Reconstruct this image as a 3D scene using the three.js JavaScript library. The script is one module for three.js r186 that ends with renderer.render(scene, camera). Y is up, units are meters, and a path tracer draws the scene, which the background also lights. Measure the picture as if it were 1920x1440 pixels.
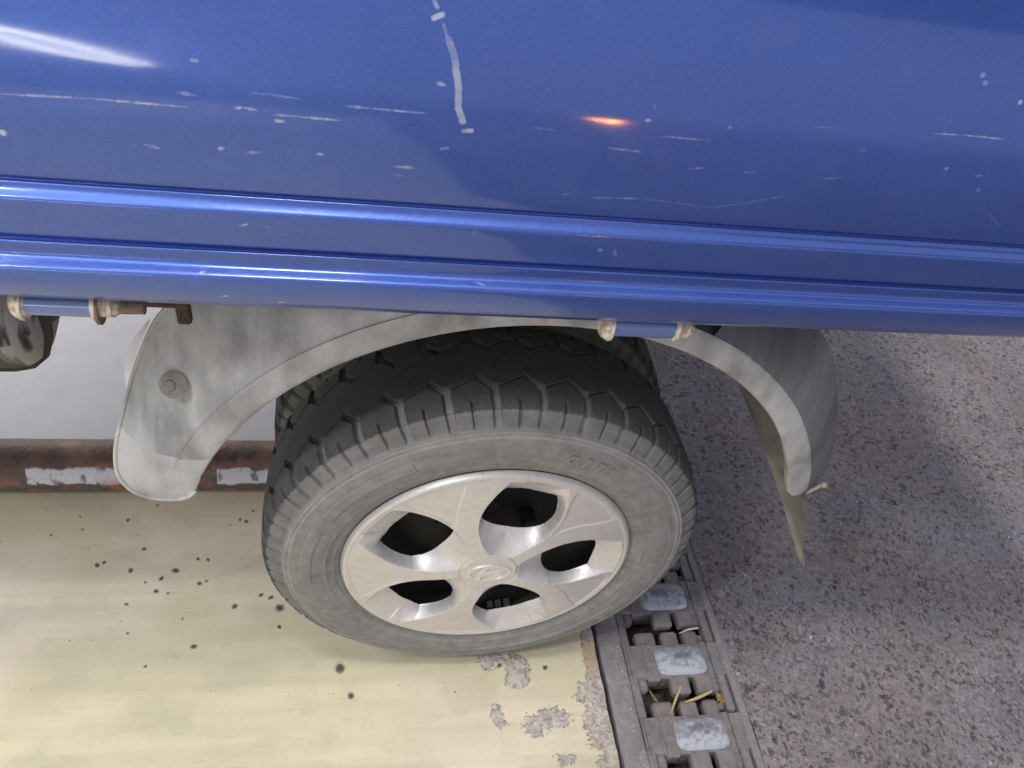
import * as THREE from 'three';
import { RoundedBoxGeometry } from 'three/addons/geometries/RoundedBoxGeometry.js';
import { mergeGeometries } from 'three/addons/utils/BufferGeometryUtils.js';
import { FontLoader } from 'three/addons/loaders/FontLoader.js';
import { TextGeometry } from 'three/addons/geometries/TextGeometry.js';
import { RectAreaLightUniformsLib } from 'three/addons/lights/RectAreaLightUniformsLib.js';

// ---------------------------------------------------------------- camera, sky, light
const scene = new THREE.Scene();
const camera = new THREE.PerspectiveCamera(52.67, 4 / 3, 0.02, 200);
camera.position.set(-0.1763, 1.1651, 0.5458);
camera.up.set(-0.0223, 0.7069, -0.707);
camera.lookAt(-0.1763 + 0.1976, 1.1651 - 0.6901, 0.5458 - 0.6962);
const renderer = new THREE.WebGLRenderer({ antialias: true });
renderer.toneMapping = THREE.LinearToneMapping;
renderer.toneMappingExposure = 1.0;
renderer.shadowMap.enabled = true;
{ // even, cool overcast evening sky
  const w = 64, h = 32, d = new Float32Array(w * h * 4);
  for (let j = 0; j < h; j++) for (let i = 0; i < w; i++) {
    const el = (j + .5) / h - .5, t = Math.max(0, el * 2), o = (j * w + i) * 4;
    const k = el < 0 ? .25 : 1;
    d[o] = k * (.56 - .06 * t); d[o + 1] = k * (.58 - .06 * t); d[o + 2] = k * (.68 - .06 * t); d[o + 3] = 1;
  }
  const t = new THREE.DataTexture(d, w, h, THREE.RGBAFormat, THREE.FloatType);
  t.mapping = THREE.EquirectangularReflectionMapping; t.magFilter = THREE.LinearFilter; t.minFilter = THREE.LinearFilter;
  t.needsUpdate = true; scene.background = t; scene.environment = t; scene.environmentIntensity = 1;
}
const sun = new THREE.DirectionalLight(new THREE.Color(1, .96, .88), 1.35);
sun.position.set(-0.35, 4, 0.4); sun.target.position.set(0, 0, 0);
sun.castShadow = true; sun.shadow.radius = 20; sun.shadow.mapSize.set(2048, 2048);
Object.assign(sun.shadow.camera, { left: -3, right: 3, top: 3, bottom: -3, near: .5, far: 10 });
scene.add(sun, sun.target);
RectAreaLightUniformsLib.init();

// ---------------------------------------------------------------- helpers
let seed = 7;
const rnd = () => { seed = (seed * 1664525 + 1013904223) >>> 0; return seed / 4294967296; };
const rr = (a, b) => a + (b - a) * rnd();
const clamp = (x, a = 0, b = 1) => Math.min(b, Math.max(a, x));
const sst = (a, b, x) => { const t = clamp((x - a) / (b - a)); return t * t * (3 - 2 * t); };
const mix = (a, b, t) => a + (b - a) * t;
const mix3 = (a, b, t) => [mix(a[0], b[0], t), mix(a[1], b[1], t), mix(a[2], b[2], t)];
const hash = (x, y, s = 0) => { let h = (x * 374761393 + y * 668265263 + s * 974634777) | 0; h = Math.imul(h ^ (h >>> 13), 1274126177); h ^= h >>> 16; return (h >>> 0) / 4294967296; };
function vn(x, y, s = 0) {
  const xi = Math.floor(x), yi = Math.floor(y); let fx = x - xi, fy = y - yi;
  fx = fx * fx * (3 - 2 * fx); fy = fy * fy * (3 - 2 * fy);
  return mix(mix(hash(xi, yi, s), hash(xi + 1, yi, s), fx), mix(hash(xi, yi + 1, s), hash(xi + 1, yi + 1, s), fx), fy);
}
function fbm(x, y, o = 4, s = 0) { let a = .5, v = 0, n = 0; for (let i = 0; i < o; i++) { v += a * vn(x, y, s + i); n += a; a *= .5; const t = 1.624 * x - 1.218 * y; y = 1.218 * x + 1.624 * y; x = t; } return v / n; }
function fbs(x, y, o = 4, s = 0) { let a = .5, v = 0, n = 0; for (let i = 0; i < o; i++) { v += a * vn(x + 17.3 * i, y + 5.7 * i, s + i); n += a; a *= .5; x *= 2.03; y *= 2.03; } return v / n; } // keeps its direction
const toS = c => { c = clamp(c); return 255 * (c <= .0031308 ? 12.92 * c : 1.055 * Math.pow(c, 1 / 2.4) - .055); };
function tex(w, h, fn, { srgb = true, wrap = THREE.RepeatWrapping } = {}) {   // fn(u, v) gives a linear colour (or a grey)
  const d = new Uint8Array(w * h * 4);
  for (let j = 0; j < h; j++) for (let i = 0; i < w; i++) {
    const c = fn((i + .5) / w, (j + .5) / h, i, j), o = (j * w + i) * 4;
    if (typeof c === 'number') d[o] = d[o + 1] = d[o + 2] = 255 * clamp(c);
    else if (srgb) { d[o] = toS(c[0]); d[o + 1] = toS(c[1]); d[o + 2] = toS(c[2]); }
    else { d[o] = 255 * clamp(c[0]); d[o + 1] = 255 * clamp(c[1]); d[o + 2] = 255 * clamp(c[2]); }
    d[o + 3] = 255;
  }
  const t = new THREE.DataTexture(d, w, h); t.wrapS = t.wrapT = wrap;
  t.magFilter = THREE.LinearFilter; t.minFilter = THREE.LinearMipmapLinearFilter; t.generateMipmaps = true;
  if (srgb) t.colorSpace = THREE.SRGBColorSpace; t.needsUpdate = true; return t;
}
const std = o => new THREE.MeshStandardMaterial({ side: THREE.DoubleSide, ...o });
const phys = o => new THREE.MeshPhysicalMaterial({ side: THREE.DoubleSide, ...o });
const lin = (r, g, b) => new THREE.Color().setRGB(r, g, b);
const names = {};
function numbered(n) { const k = names[n] = (names[n] ?? -1) + 1; return k ? n + '_' + String(k).padStart(3, '0') : n; }
function tag(o, label, category, group, kind) {
  if (label) o.userData.label = label; if (category) o.userData.category = category;
  if (group) o.userData.group = group; if (kind) o.userData.kind = kind; return o;
}
function thing(name, label, category, pos = [0, 0, 0], group) {
  const g = new THREE.Group(); g.name = numbered(name); g.position.set(...pos); scene.add(g); return tag(g, label, category, group);
}
function obj(name, geos, m, parent = scene) {
  let g = Array.isArray(geos) ? mergeGeometries(geos.map(q => { const r = q.index ? q.toNonIndexed() : q; for (const k of Object.keys(r.attributes)) if (!['position', 'normal', 'uv'].includes(k)) r.deleteAttribute(k); return r; })) : geos;
  const o = new THREE.Mesh(g, m); o.name = parent === scene ? numbered(name) : name; o.castShadow = o.receiveShadow = true; parent.add(o); return o;
}
const group = (name, parent, pos = [0, 0, 0]) => { const g = new THREE.Group(); g.name = name; g.position.set(...pos); parent.add(g); return g; };
function box(w, h, d, x, y, z, r = 0, seg = 2) {
  const g = r ? new RoundedBoxGeometry(w, h, d, seg, r) : new THREE.BoxGeometry(w, h, d); g.translate(x, y, z); return g;
}
function cylX(r0, r1, len, x, y, z, n = 40) { const g = new THREE.CylinderGeometry(r1, r0, len, n); g.rotateZ(-Math.PI / 2); g.translate(x, y, z); return g; }
function worldUV(g, f) { const p = g.attributes.position, uv = []; for (let i = 0; i < p.count; i++) uv.push(...f(p.getX(i), p.getY(i), p.getZ(i))); g.setAttribute('uv', new THREE.Float32BufferAttribute(uv, 2)); return g; }
// grid surface: f(a, b) -> [x, y, z], a and b run 0..1; col(a, b) optional linear colour
function grid(na, nb, f, { col, uv, drop } = {}) {
  const P = [], U = [], C = [], I = [];
  for (let j = 0; j <= nb; j++) for (let i = 0; i <= na; i++) {
    const a = i / na, b = j / nb, p = f(a, b); P.push(p[0], p[1], p[2]);
    const q = uv ? uv(a, b, p) : [a, b]; U.push(q[0], q[1]);
    if (col) C.push(...col(a, b, p));
  }
  for (let j = 0; j < nb; j++) for (let i = 0; i < na; i++) {
    const k = j * (na + 1) + i, l = k + na + 1;
    if (drop && drop((i + .5) / na, (j + .5) / nb)) continue;
    I.push(k, k + 1, l, k + 1, l + 1, l);
  }
  const g = new THREE.BufferGeometry(); g.setAttribute('position', new THREE.Float32BufferAttribute(P, 3)); g.setAttribute('uv', new THREE.Float32BufferAttribute(U, 2));
  if (col) g.setAttribute('color', new THREE.Float32BufferAttribute(C, 3));
  g.setIndex(P.length / 3 > 65535 ? new THREE.Uint32BufferAttribute(I, 1) : I); g.computeVertexNormals(); return g;
}
function crom(pts, n) { // resampled smooth polyline
  const c = new THREE.CatmullRomCurve3(pts.map(p => new THREE.Vector3(p[0], p[1], p[2] ?? 0)), false, 'centripetal');
  return c.getSpacedPoints(n).map(v => [v.x, v.y, v.z]);
}

// ---------------------------------------------------------------- the setting
// asphalt: stones of mixed tone bedded in dark binder
const asphaltTone = []; // filled by the colour pass, read by the relief pass
const AS = 2048, AM = 1.5;
function stones(u, v, cells, s) { // distance to the nearest and second stone centre, wrapped, with the stone's random value
  const x = u * cells, y = v * cells, xi = Math.floor(x), yi = Math.floor(y); let d1 = 9, d2 = 9, id = 0;
  for (let b = -1; b <= 1; b++) for (let a = -1; a <= 1; a++) {
    const cx = xi + a, cy = yi + b, wx = (cx + cells) % cells, wy = (cy + cells) % cells;
    const px = cx + .15 + .7 * hash(wx, wy, s), py = cy + .15 + .7 * hash(wx, wy, s + 1), d = (px - x) ** 2 + (py - y) ** 2;
    if (d < d1) { d2 = d1; d1 = d; id = hash(wx, wy, s + 2); } else if (d < d2) d2 = d;
  }
  return [Math.sqrt(d1), Math.sqrt(d2), id];
}
const reliefA = new Float32Array(AS * AS);
const asphaltMap = tex(AS, AS, (u, v, i, j) => {
  const U = u * AM, V = v * AM, wx = .9 * (vn(U * 260, V * 260, 3) - .5) / 210, wy = .9 * (vn(U * 260, V * 260, 4) - .5) / 210;
  const [a, b, id] = stones((u + wx + 1) % 1, (v + wy + 1) % 1, 190, 11), edge = sst(.0, .5, b - a);
  const patch = fbm(U * 6, V * 6, 4, 5), mid = fbm(U * 150, V * 150, 4, 7), fine = vn(U * 620, V * 620, 9), pit = sst(.56, .76, fbm(U * 210 + 5, V * 210, 3, 8));
  const big = fbm(U * 40, V * 40, 3, 2);
  let t = .222 * (.72 + .55 * mid) * (.90 + .20 * fine) * (.86 + .28 * id * (.4 + .6 * edge)) * (.94 + .09 * edge);
  t *= 1 - .62 * pit * sst(.25, .7, big);
  if (id > .985) t += .09 * edge * fine; if (id < .05) t *= .6;
  t *= .78 + .44 * patch;
  reliefA[j * AS + i] = clamp(.25 + .35 * mid + .25 * edge * id - .45 * pit + .12 * fine);
  const w = fbm(U * 10 + 7, V * 10, 3, 21) - .5, w2 = vn(U * 130, V * 130, 22) - .5;
  return [t * (1.10 + .15 * w + .08 * w2), t * (.985 + .03 * w), t * (1.05 - .15 * w - .08 * w2)];
});
const asphaltBump = tex(AS, AS, (u, v, i, j) => reliefA[j * AS + i], { srgb: false });
const M = {};
M.asphalt = std({ map: asphaltMap, bumpMap: asphaltBump, bumpScale: .0045, roughness: .93 });
// painted concrete: cream floor paint with brush streaks, spatters, flaked patches down to the concrete
const SX0 = -1.3, SX1 = .2205, SZ0 = -.372, SZ1 = .9;
const chips = [[.083, .014, .021, .026, 0], [.044, -.007, .018, .014, 0], [.047, .082, .010, .021, 0], [.105, .096, .026, .016, 1], [.137, .09, .022, .014, 1], [.187, .052, .013, .018, 0], [.138, .153, .012, .008, 0], [.19, .11, .014, .03, 0], [.2, .19, .012, .04, 0]];
const specks = [[-.623, -.291, 2], [-.547, -.283, 3], [-.613, -.265, 2], [-.511, -.225, 3], [-.566, -.201, 3], [-.575, -.196, 4], [-.523, -.185, 4], [-.455, -.183, 5], [-.474, -.169, 4], [-.478, -.146, 3.5], [-.517, -.125, 3], [-.497, -.163, 2], [-.424, -.204, 2.5], [-.408, -.202, 3], [-.415, -.158, 3.5], [-.405, -.162, 2.5], [-.356, -.115, 4.5], [-.318, -.134, 3.5], [-.302, -.129, 4], [-.287, -.11, 6], [-.285, -.077, 3], [-.407, -.05, 4], [-.505, -.076, 2], [-.431, -.097, 2], [-.47, -.022, 2.5], [-.19, -.005, 7], [-.173, .039, 4.5], [.13, .011, 3.5], [.057, .003, 3.5], [-.367, -.281, 2.5], [-.356, -.277, 3], [-.658, -.255, 2], [-.506, -.313, 2], [-.347, -.299, 2.5], [-.46, -.142, 2]];
for (let i = 0; i < 120; i++) specks.push([rr(-1.2, .2), rr(-.35, .7), rr(.6, 1.5)]);
const SW = 2048, SH = 1712, chipMask = new Float32Array(SW * SH);
function chipAt(x, z) {
  let m = -1;
  const wx = .014 * (fbm(x * 60, z * 60, 4, 41) - .5) + .006 * (vn(x * 300, z * 300, 42) - .5), wz = .014 * (fbm(x * 60, z * 60, 4, 43) - .5) + .006 * (vn(x * 300, z * 300, 44) - .5);
  for (const [cx, cz, rx, rz, lace] of chips) {
    const q = Math.hypot((x + wx * 1.6 - cx) / rx, (z + wz * 1.6 - cz) / rz);
    if (q < 1.25) { let s = 1 - q; if (lace) s -= .75 * Math.max(0, vn(x * 170, z * 170, 45) - .55); m = Math.max(m, s); }
  }
  const edge = (x + .9 * wx - .1995 - .012 * (fbm(z * 25, 3, 3, 46) - .5)) / .02; return Math.max(m, edge);
}
const slabMap = tex(SW, SH, (u, v, i, j) => {
  const x = mix(SX0, SX1, u), z = mix(SZ0, SZ1, v);
  const streak = fbs(x * 3.5, z * 75, 3, 51) - .5, streak2 = fbs(x * 1.5 + 9, z * 26, 3, 52) - .5, mott = fbm(x * 13, z * 20, 4, 53) - .5, grain = vn(x * 900, z * 900, 54) - .5, fine = fbm(x * 150, z * 220, 3, 58) - .5;
  const green = sst(.38, .62, fbm(x * 2.6 + 4, z * 3.4, 3, 55));
  let c = mix3([.735, .655, .515], [.62, .568, .395], green);
  let k = 1 + .15 * streak + .12 * streak2 + .12 * mott + .025 * grain + .02 * fine; c = c.map(q => q * k);
  const dot = hash(i >> 1, j >> 1, 63); if (dot > .9965) c = c.map(q => q * .72); else if (dot < .002) c = c.map(q => Math.min(.8, q * 1.12));
  const hair = fbs(x * 30 + 3 * z, z * 260, 2, 64); if (hair > .80) c = c.map(q => q * .93);
  const grime = sst(.50, .72, fbm(x * 9 + 2, z * 18, 5, 56)) * .20 + sst(.56, .7, fbm(x * 34, z * 52, 4, 65)) * .10; c = mix3(c, [.34, .325, .25], grime);
  const m = chipAt(x, z); chipMask[j * SW + i] = m;
  const conc = .43 + .40 * (fbm(x * 130, z * 130, 4, 57) - .5) + .12 * grain, cc = [conc * 1.1, conc * 1.0, conc * .92];
  if (m > 0) c = cc; if (m > -.10 && m < .05) c = mix3(c, [.24, .205, .165], .85 * sst(.2, .8, vn(x * 200, z * 200, 59)));
  if (m > 0 && vn(x * 260, z * 260, 60) > .74) c = mix3(c, [.25, .22, .2], .7);
  const rust = sst(.1, .5, m + .3) * sst(.5, .7, fbm(x * 30, z * 14, 3, 61)) * (x > .17 ? 1 : 0); c = mix3(c, [.44, .31, .14], .6 * rust);
  for (const [sx, sz, s] of specks) {
    const dx = x - sx, dz = z - sz; if (Math.abs(dx) > .012 || Math.abs(dz) > .012) continue;
    const a = hash(sx * 1000 | 0, sz * 1000 | 0, 3) * 3, e = .55 + .4 * hash(sx * 1000 | 0, sz * 1000 | 0, 4), ca = Math.cos(a), sa = Math.sin(a);
    const q = Math.hypot((dx * ca + dz * sa), (dz * ca - dx * sa) / e) / (s * .00105) + .45 * (fbm(x * 330, z * 330, 2, 62) - .5);
    if (q < 1) c = mix3(c, [.045, .047, .05], clamp(1 - .25 * q * q)); else if (q < 1.4) c = mix3(c, [.2, .19, .14], .35);
  }
  return c;
}, { wrap: THREE.ClampToEdgeWrapping });
const slabBump = tex(SW, SH, (u, v, i, j) => {
  const x = mix(SX0, SX1, u), z = mix(SZ0, SZ1, v), m = chipMask[j * SW + i];
  return .75 + .02 * (vn(x * 700, z * 700, 72) - .5) - sst(-.02, .06, m) * (.45 - .7 * (fbm(x * 140, z * 140, 3, 73) - .4));
}, { srgb: false, wrap: THREE.ClampToEdgeWrapping });
M.slab = phys({ map: slabMap, bumpMap: slabBump, bumpScale: .0028, roughness: .62 });
const paintMap = tex(1024, 1024, (u, v) => { const k = .9 + .12 * fbs(u * 8, v * 60, 4, 81) + .12 * fbm(u * 24, v * 24, 4, 82); return [.66 * k, .59 * k, .40 * k]; });
M.paint = std({ map: paintMap, roughness: .62 });
const greyMap = tex(1024, 1024, (u, v) => { const k = .86 + .14 * fbm(u * 30, v * 30, 5, 91) + .1 * fbm(u * 5, v * 5, 3, 92) + .05 * vn(u * 700, v * 700, 93); return [.69 * k, .665 * k, .68 * k]; });
M.greyFloor = std({ map: greyMap, roughness: .5 });

const setting = (name, geos, m) => { const o = obj(name, geos, m); o.userData.kind = 'structure'; return o; };
const sheet = (x0, x1, z0, z1, y, s = 1) => worldUV(new THREE.PlaneGeometry(x1 - x0, z1 - z0).rotateX(-Math.PI / 2).translate((x0 + x1) / 2, y, (z0 + z1) / 2), (x, _, z) => [x / s, z / s]);
setting('ground', [sheet(-60, 60, -60, 60, -.16, AM)], M.asphalt);
{ // asphalt beside the strip, with a slightly wavy surface and a ragged edge
  const g = grid(150, 150, (a, b) => { const x = mix(.4475, 2.3, a * a * .6 + a * .4), z = mix(-1.6, 1.0, b); const e = a === 0 ? .0035 * (fbm(z * 60, 1, 3, 15) - .5) : 0; return [x + e, .004 * (fbm(x * 7, z * 7, 3, 14) - .5) + 0, z]; }, { uv: (a, b, p) => [p[0] / AM, p[2] / AM] });
  const side = new THREE.PlaneGeometry(2.6, .1).rotateY(-Math.PI / 2).translate(.4515, -.054, -.3);
  const o = setting('asphalt_road', [g, worldUV(side, (x, y, z) => [y / AM, z / AM]), sheet(2.3, 20, -20, 20, 0, AM), sheet(.4495, 2.3, 1, 20, 0, AM), sheet(.45, 2.3, -20, -1.6, 0, AM)], M.asphalt);
}
{ // painted slab
  const g = grid(120, 260, (a, b) => { const x = mix(SX0, SX1, a), z = mix(SZ0, SZ1, b); const e = a > .985 ? .003 * (fbm(z * 70, 2, 3, 16) - .6) : 0; return [x + e, a === 1 ? -.004 : 0, z]; }, { uv: (a, b) => [a, b] });
  const sidef = grid(1, 120, (a, b) => [SX1 - .001, -.004 - .1 * a, mix(SZ0, SZ1, b)], { uv: () => [.9999, .9] });
  setting('concrete_slab', [g, sidef], M.slab);
  setting('painted_forecourt', [sheet(-20, SX0, SZ0, 14, 0), sheet(SX0, .22, SZ1, 14, 0)], M.paint);
  setting('grey_floor', [sheet(-20, .22, -14, SZ0, -.001)], M.greyFloor);
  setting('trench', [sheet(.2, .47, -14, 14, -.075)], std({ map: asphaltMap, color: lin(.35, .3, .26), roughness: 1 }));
}

// ---------------------------------------------------------------- guide pipe on the slab
{
  const pipeMap = tex(2048, 256, (u, v) => { // u along (2 m), v around: 0 = bottom, .25 = front, .5 = top
    const x = -1.5 + 1.2 * u;
    const n = fbm(u * 60, v * 9, 4, 101), n2 = fbm(u * 25, v * 5, 4, 102), g = vn(u * 900, v * 120, 103);
    let c = mix3([.175, .098, .066], [.11, .072, .053], sst(.35, .65, n)); c = mix3(c, [.33, .17, .125], sst(.6, .75, n2) * .6);
    const band = v + .05 * (n - .5); // worn front face
    const bare = sst(.345, .325, band) ; c = mix3(c, mix3([.13, .115, .105], [.075, .06, .05], n), bare * (n2 > .42 ? 1 : .35));
    const white = (sst(.255, .27, band) * sst(.375, .36, band)) * ((x > -.70 && x < -.52) || (x > -.465 && x < -.44) || x > -.405 || (x < -.86) ? 1 : 0) * sst(.2, .3, n2);
    c = mix3(c, [.66, .65, .68], white * (.95 - .75 * sst(.55, .72, fbm(u * 110, v * 16, 4, 108))));
    const red = sst(.54, .62, fbm(u * 45 + 3, v * 8, 4, 104)) * sst(.34, .22, v); c = mix3(c, [.40, .14, .085], red * .8);
    return c.map(q => q * (.85 + .3 * g));
  });
  const pipeBump = tex(1024, 128, (u, v) => .5 * fbm(u * 80, v * 12, 4, 105) + .5 * vn(u * 500, v * 70, 106), { srgb: false });
  const t = thing('guide_pipe', 'rusty brown steel pipe with worn white and red paint lying behind the wheel', 'pipe', [0, 0, 0]);
  const r = .044, cy = .043, cz = -.367;
  const g = grid(90, 48, (a, b) => { const th = -Math.PI / 2 + b * Math.PI * 2; const rad = r * (1 + .012 * (fbm(a * 30, b * 6, 3, 107) - .5)); return [mix(-1.5, -.30, a), cy + rad * Math.sin(th), cz + rad * Math.cos(th)]; });
  obj('tube', g, std({ map: pipeMap, bumpMap: pipeBump, bumpScale: .001, roughness: .62 }), t);
  obj('end_cap', new THREE.CircleGeometry(r * .99, 32).rotateY(Math.PI / 2).translate(-.3, cy, cz), std({ map: pipeMap, roughness: .8 }), t);
}

// ---------------------------------------------------------------- cast iron strip of linked plates
const ironMap = tex(512, 512, (u, v) => { const n = fbm(u * 22, v * 22, 5, 111), g = vn(u * 260, v * 260, 112), d = sst(.5, .7, fbm(u * 9, v * 9, 4, 113)); let c = mix3([.15, .14, .15], [.255, .245, .255], n); c = mix3(c, [.29, .25, .22], d * .5); return c.map(q => q * (.8 + .4 * g)); });
const ironBump = tex(512, 512, (u, v) => .6 * fbm(u * 40, v * 40, 4, 114) + .4 * vn(u * 220, v * 220, 115), { srgb: false });
for (const t of [ironMap, ironBump]) t.repeat.set(1, 1);
M.iron = std({ map: ironMap, bumpMap: ironBump, bumpScale: .0018, roughness: .75 });
M.barIron = std({ map: ironMap, color: lin(1.25, 1.2, 1.22), bumpMap: ironBump, bumpScale: .0022, roughness: .8 });
M.warmIron = std({ map: ironMap, color: lin(1.05, .97, .93), bumpMap: ironBump, bumpScale: .0018, roughness: .8 });
const ironUV = g => worldUV(g, (x, y, z) => [(x + .6 * y) / .25, (z + .5 * y) / .25]);
{
  const strip = thing('drain_grating', 'grey cast iron strip of linked plates sunk between painted slab and asphalt', 'grating', [0, 0, 0]);
  { // long flat edge bar, a little chewed
    const bar = grid(8, 300, (a, b) => { const z = mix(-1.6, 1.0, b); const prof = [[.2275, -.05], [.2275, -.006], [.229, -.0035], [.24, -.0028], [.25, -.0025], [.258, -.003], [.266, -.0045], [.2685, -.008], [.2685, -.05]][Math.round(a * 8)]; return [prof[0] + .003 * (fbm(z * 22, a * 3, 3, 121) - .5), prof[1] + .0018 * (fbm(z * 50, a * 5, 3, 122) - .5), z]; });
    obj('edge_bar', ironUV(bar), M.barIron, strip);
    const bar2 = grid(6, 300, (a, b) => { const z = mix(-1.6, 1.0, b); const prof = [[.4365, -.05], [.4365, -.005], [.438, -.0035], [.443, -.0025], [.447, -.0015], [.4495, -.001], [.4495, -.05]][Math.round(a * 6)]; return [prof[0] + .0015 * (fbm(z * 30, a * 3, 3, 123) - .5), prof[1] + .0012 * (fbm(z * 50, a * 5, 3, 124) - .5), z]; });
    obj('edge_bar', ironUV(bar2), M.barIron, strip);
  }
  const padTex = [0, 1, 2].map(k => tex(256, 192, (u, v) => {
    const x = u - .5, y = v - .5, n = fbm(u * 14, v * 10, 4, 131 + k), g = vn(u * 160, v * 120, 141 + k), brush = vn(u * 60, v * 8, 151 + k);
    let c = mix3([.26, .265, .305], [.41, .425, .49], sst(.2, .8, n + .5 * y)); c = mix3(c, [.52, .545, .62], .6 * sst(.45, .85, n + .6 * y + .25 * brush));
    const q = Math.hypot((x - .04 + .05 * k) / .32, (y + .13) / .22) + .7 * (n - .5) + .5 * (g - .5); // rubber scuffed on by tyres
    c = mix3(c, [.13, .13, .15], .8 * sst(1.05, .2, q)); return c.map(p => p * (.9 + .2 * g));
  }, { wrap: THREE.ClampToEdgeWrapping }));
  const padMats = padTex.map(t => std({ map: t, roughness: .55, bumpMap: ironBump, bumpScale: .0006 }));
  const rbx = (x0, x1, z0, z1, y0, y1, r = .003) => box(x1 - x0, y1 - y0, z1 - z0, (x0 + x1) / 2, (y0 + y1) / 2, (z0 + z1) / 2, Math.min(r, (y1 - y0) * .45, (x1 - x0) * .45), 3);
  const bodyG = mergeGeometries([rbx(.2695, .4375, -.028, .030, -.03, -.007), rbx(.299, .321, -.03, .034, -.03, -.0055), rbx(.404, .417, -.03, .034, -.03, -.0055)].map(g => g.toNonIndexed())); ironUV(bodyG);
  const frameG = (x0, x1) => ironUV(mergeGeometries([rbx(x0, x1, -.026, .029, -.03, -.0045, .002), rbx(x0, x0 + .004, -.026, .029, -.006, -.0028, .001), rbx(x1 - .004, x1, -.026, .029, -.006, -.0028, .001), rbx(x0 + .0035, x1 - .0035, -.026, -.022, -.006, -.0029, .001), rbx(x0 + .0035, x1 - .0035, .025, .029, -.006, -.0029, .001), // raised worn marks
    ...[-.014, -.005, .005, .014].map((z, i) => rbx(x0 + .008 + .001 * i, x1 - .009, z - .0025, z + .0025, -.006, -.0034, .0008))].map(g => g.toNonIndexed())));
  const leftBlock = frameG(.2735, .2985), rightBlock = frameG(.4165, .4372);
  const padG = (() => { // rounded-oblong raised pad, softly domed
    const N = 64, R = 12, f = (a, b) => { const th = a * Math.PI * 2, c = Math.cos(th), s = Math.sin(th), e = .42; const px = .044 * Math.sign(c) * Math.abs(c) ** e, pz = .0255 * Math.sign(s) * Math.abs(s) ** e; const k = b; return [.364 + px * k, .0005 - .0065 * Math.pow(k, 9) - .0016 * k * k, .001 + pz * k]; };
    return grid(N, R, f, { uv: (a, b, p) => [(p[0] - .319) / .088, (p[2] + .0225) / .051] });
  })();
  const finger = (x0, x1) => ironUV(rbx(x0, x1, .024, .057, -.026, -.006, .006)), lug = (x0, x1) => ironUV(rbx(x0, x1, -.054, -.022, -.03, -.010, .007));
  const fingers = [finger(.336, .369), finger(.379, .409)], lugs = [lug(.296, .332), lug(.343, .373), lug(.382, .409)];
  const hookL = ironUV(mergeGeometries([rbx(.2675, .282, .02, .092, -.03, -.0045, .004), rbx(.280, .299, .026, .050, -.03, -.008, .009)].map(g => g.toNonIndexed())));
  const hookR = ironUV(mergeGeometries([rbx(.4195, .4355, .02, .090, -.03, -.005, .007), rbx(.403, .422, .026, .056, -.032, -.009, .009), rbx(.402, .421, .068, .082, -.04, -.016, .006)].map(g => g.toNonIndexed())));
  const pitBack = ironUV(rbx(.27, .44, -.03, .03, -.05, -.03));
  let k = 0;
  for (let z = .006 - .116 * 5; z < .95; z += .116, k++) {
    const plate = obj('link_plate', bodyG, k % 2 ? M.iron : M.warmIron, strip); plate.position.z = z + rr(-.001, .001); plate.rotation.y = rr(-.008, .008) ; plate.position.y = rr(-.0012, .0006);
    obj('pad', padG, padMats[(k + 1) % 3], plate); obj('side_block', leftBlock, M.iron, plate); obj('side_block', rightBlock, M.iron, plate);
    for (const g of fingers) obj('finger', g, k % 2 ? M.warmIron : M.iron, plate); for (const g of lugs) obj('lug', g, M.warmIron, plate);
    obj('hook', hookL, M.iron, plate); obj('hook', hookR, M.iron, plate); obj('rib', pitBack, M.warmIron, plate);
  }
}

// ---------------------------------------------------------------- the truck
const truck = thing('flatbed_truck', 'blue flatbed truck with scuffed side gate, dusty mudguard and silver wheel cover', 'truck');
M.black = std({ color: lin(.012, .012, .012), roughness: .9 });
M.under = std({ color: lin(.03, .028, .026), roughness: .85 });
// side gate
const GP = [[0.041, 0.7458], [0.0475, 0.7541], [0.0525, 0.7651], [0.0548, 0.7731], [0.0553, 0.7807], [0.054, 0.7846], [0.0495, 0.7865], [0.0452, 0.7881], [0.0437, 0.7907], [0.0432, 0.7957], [0.043, 0.7998], [0.0405, 0.7987], [0.0385, 0.7978], [0.0383, 0.8], [0.04, 0.8021], [0.0418, 0.8041], [0.0425, 0.8082], [0.0428, 0.8151], [0.0428, 0.83], [0.042, 0.8344], [0.039, 0.8367], [0.036, 0.8391], [0.0345, 0.8415], [0.0338, 0.843], [0.0312, 0.8418], [0.0305, 0.8438], [0.0335, 0.8464], [0.034, 0.8493], [0.0343, 0.8541], [0.0336, 0.8641], [0.0326, 0.8741], [0.0314, 0.8841], [0.03, 0.8941], [0.0282, 0.9041], [0.0262, 0.9141], [0.024, 0.9241], [0.0214, 0.9341], [0.0186, 0.9441], [0.0155, 0.9541], [0.0122, 0.9641], [0.0085, 0.9741], [0.0046, 0.9841], [0.0003, 0.9941], [-0.0042, 1.0041], [-0.0091, 1.0141], [-0.0143, 1.0241], [-0.0198, 1.0341], [-0.0256, 1.0441], [-0.0318, 1.0541], [-0.0384, 1.0641], [-0.0453, 1.0741], [-0.0526, 1.0841]];
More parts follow.
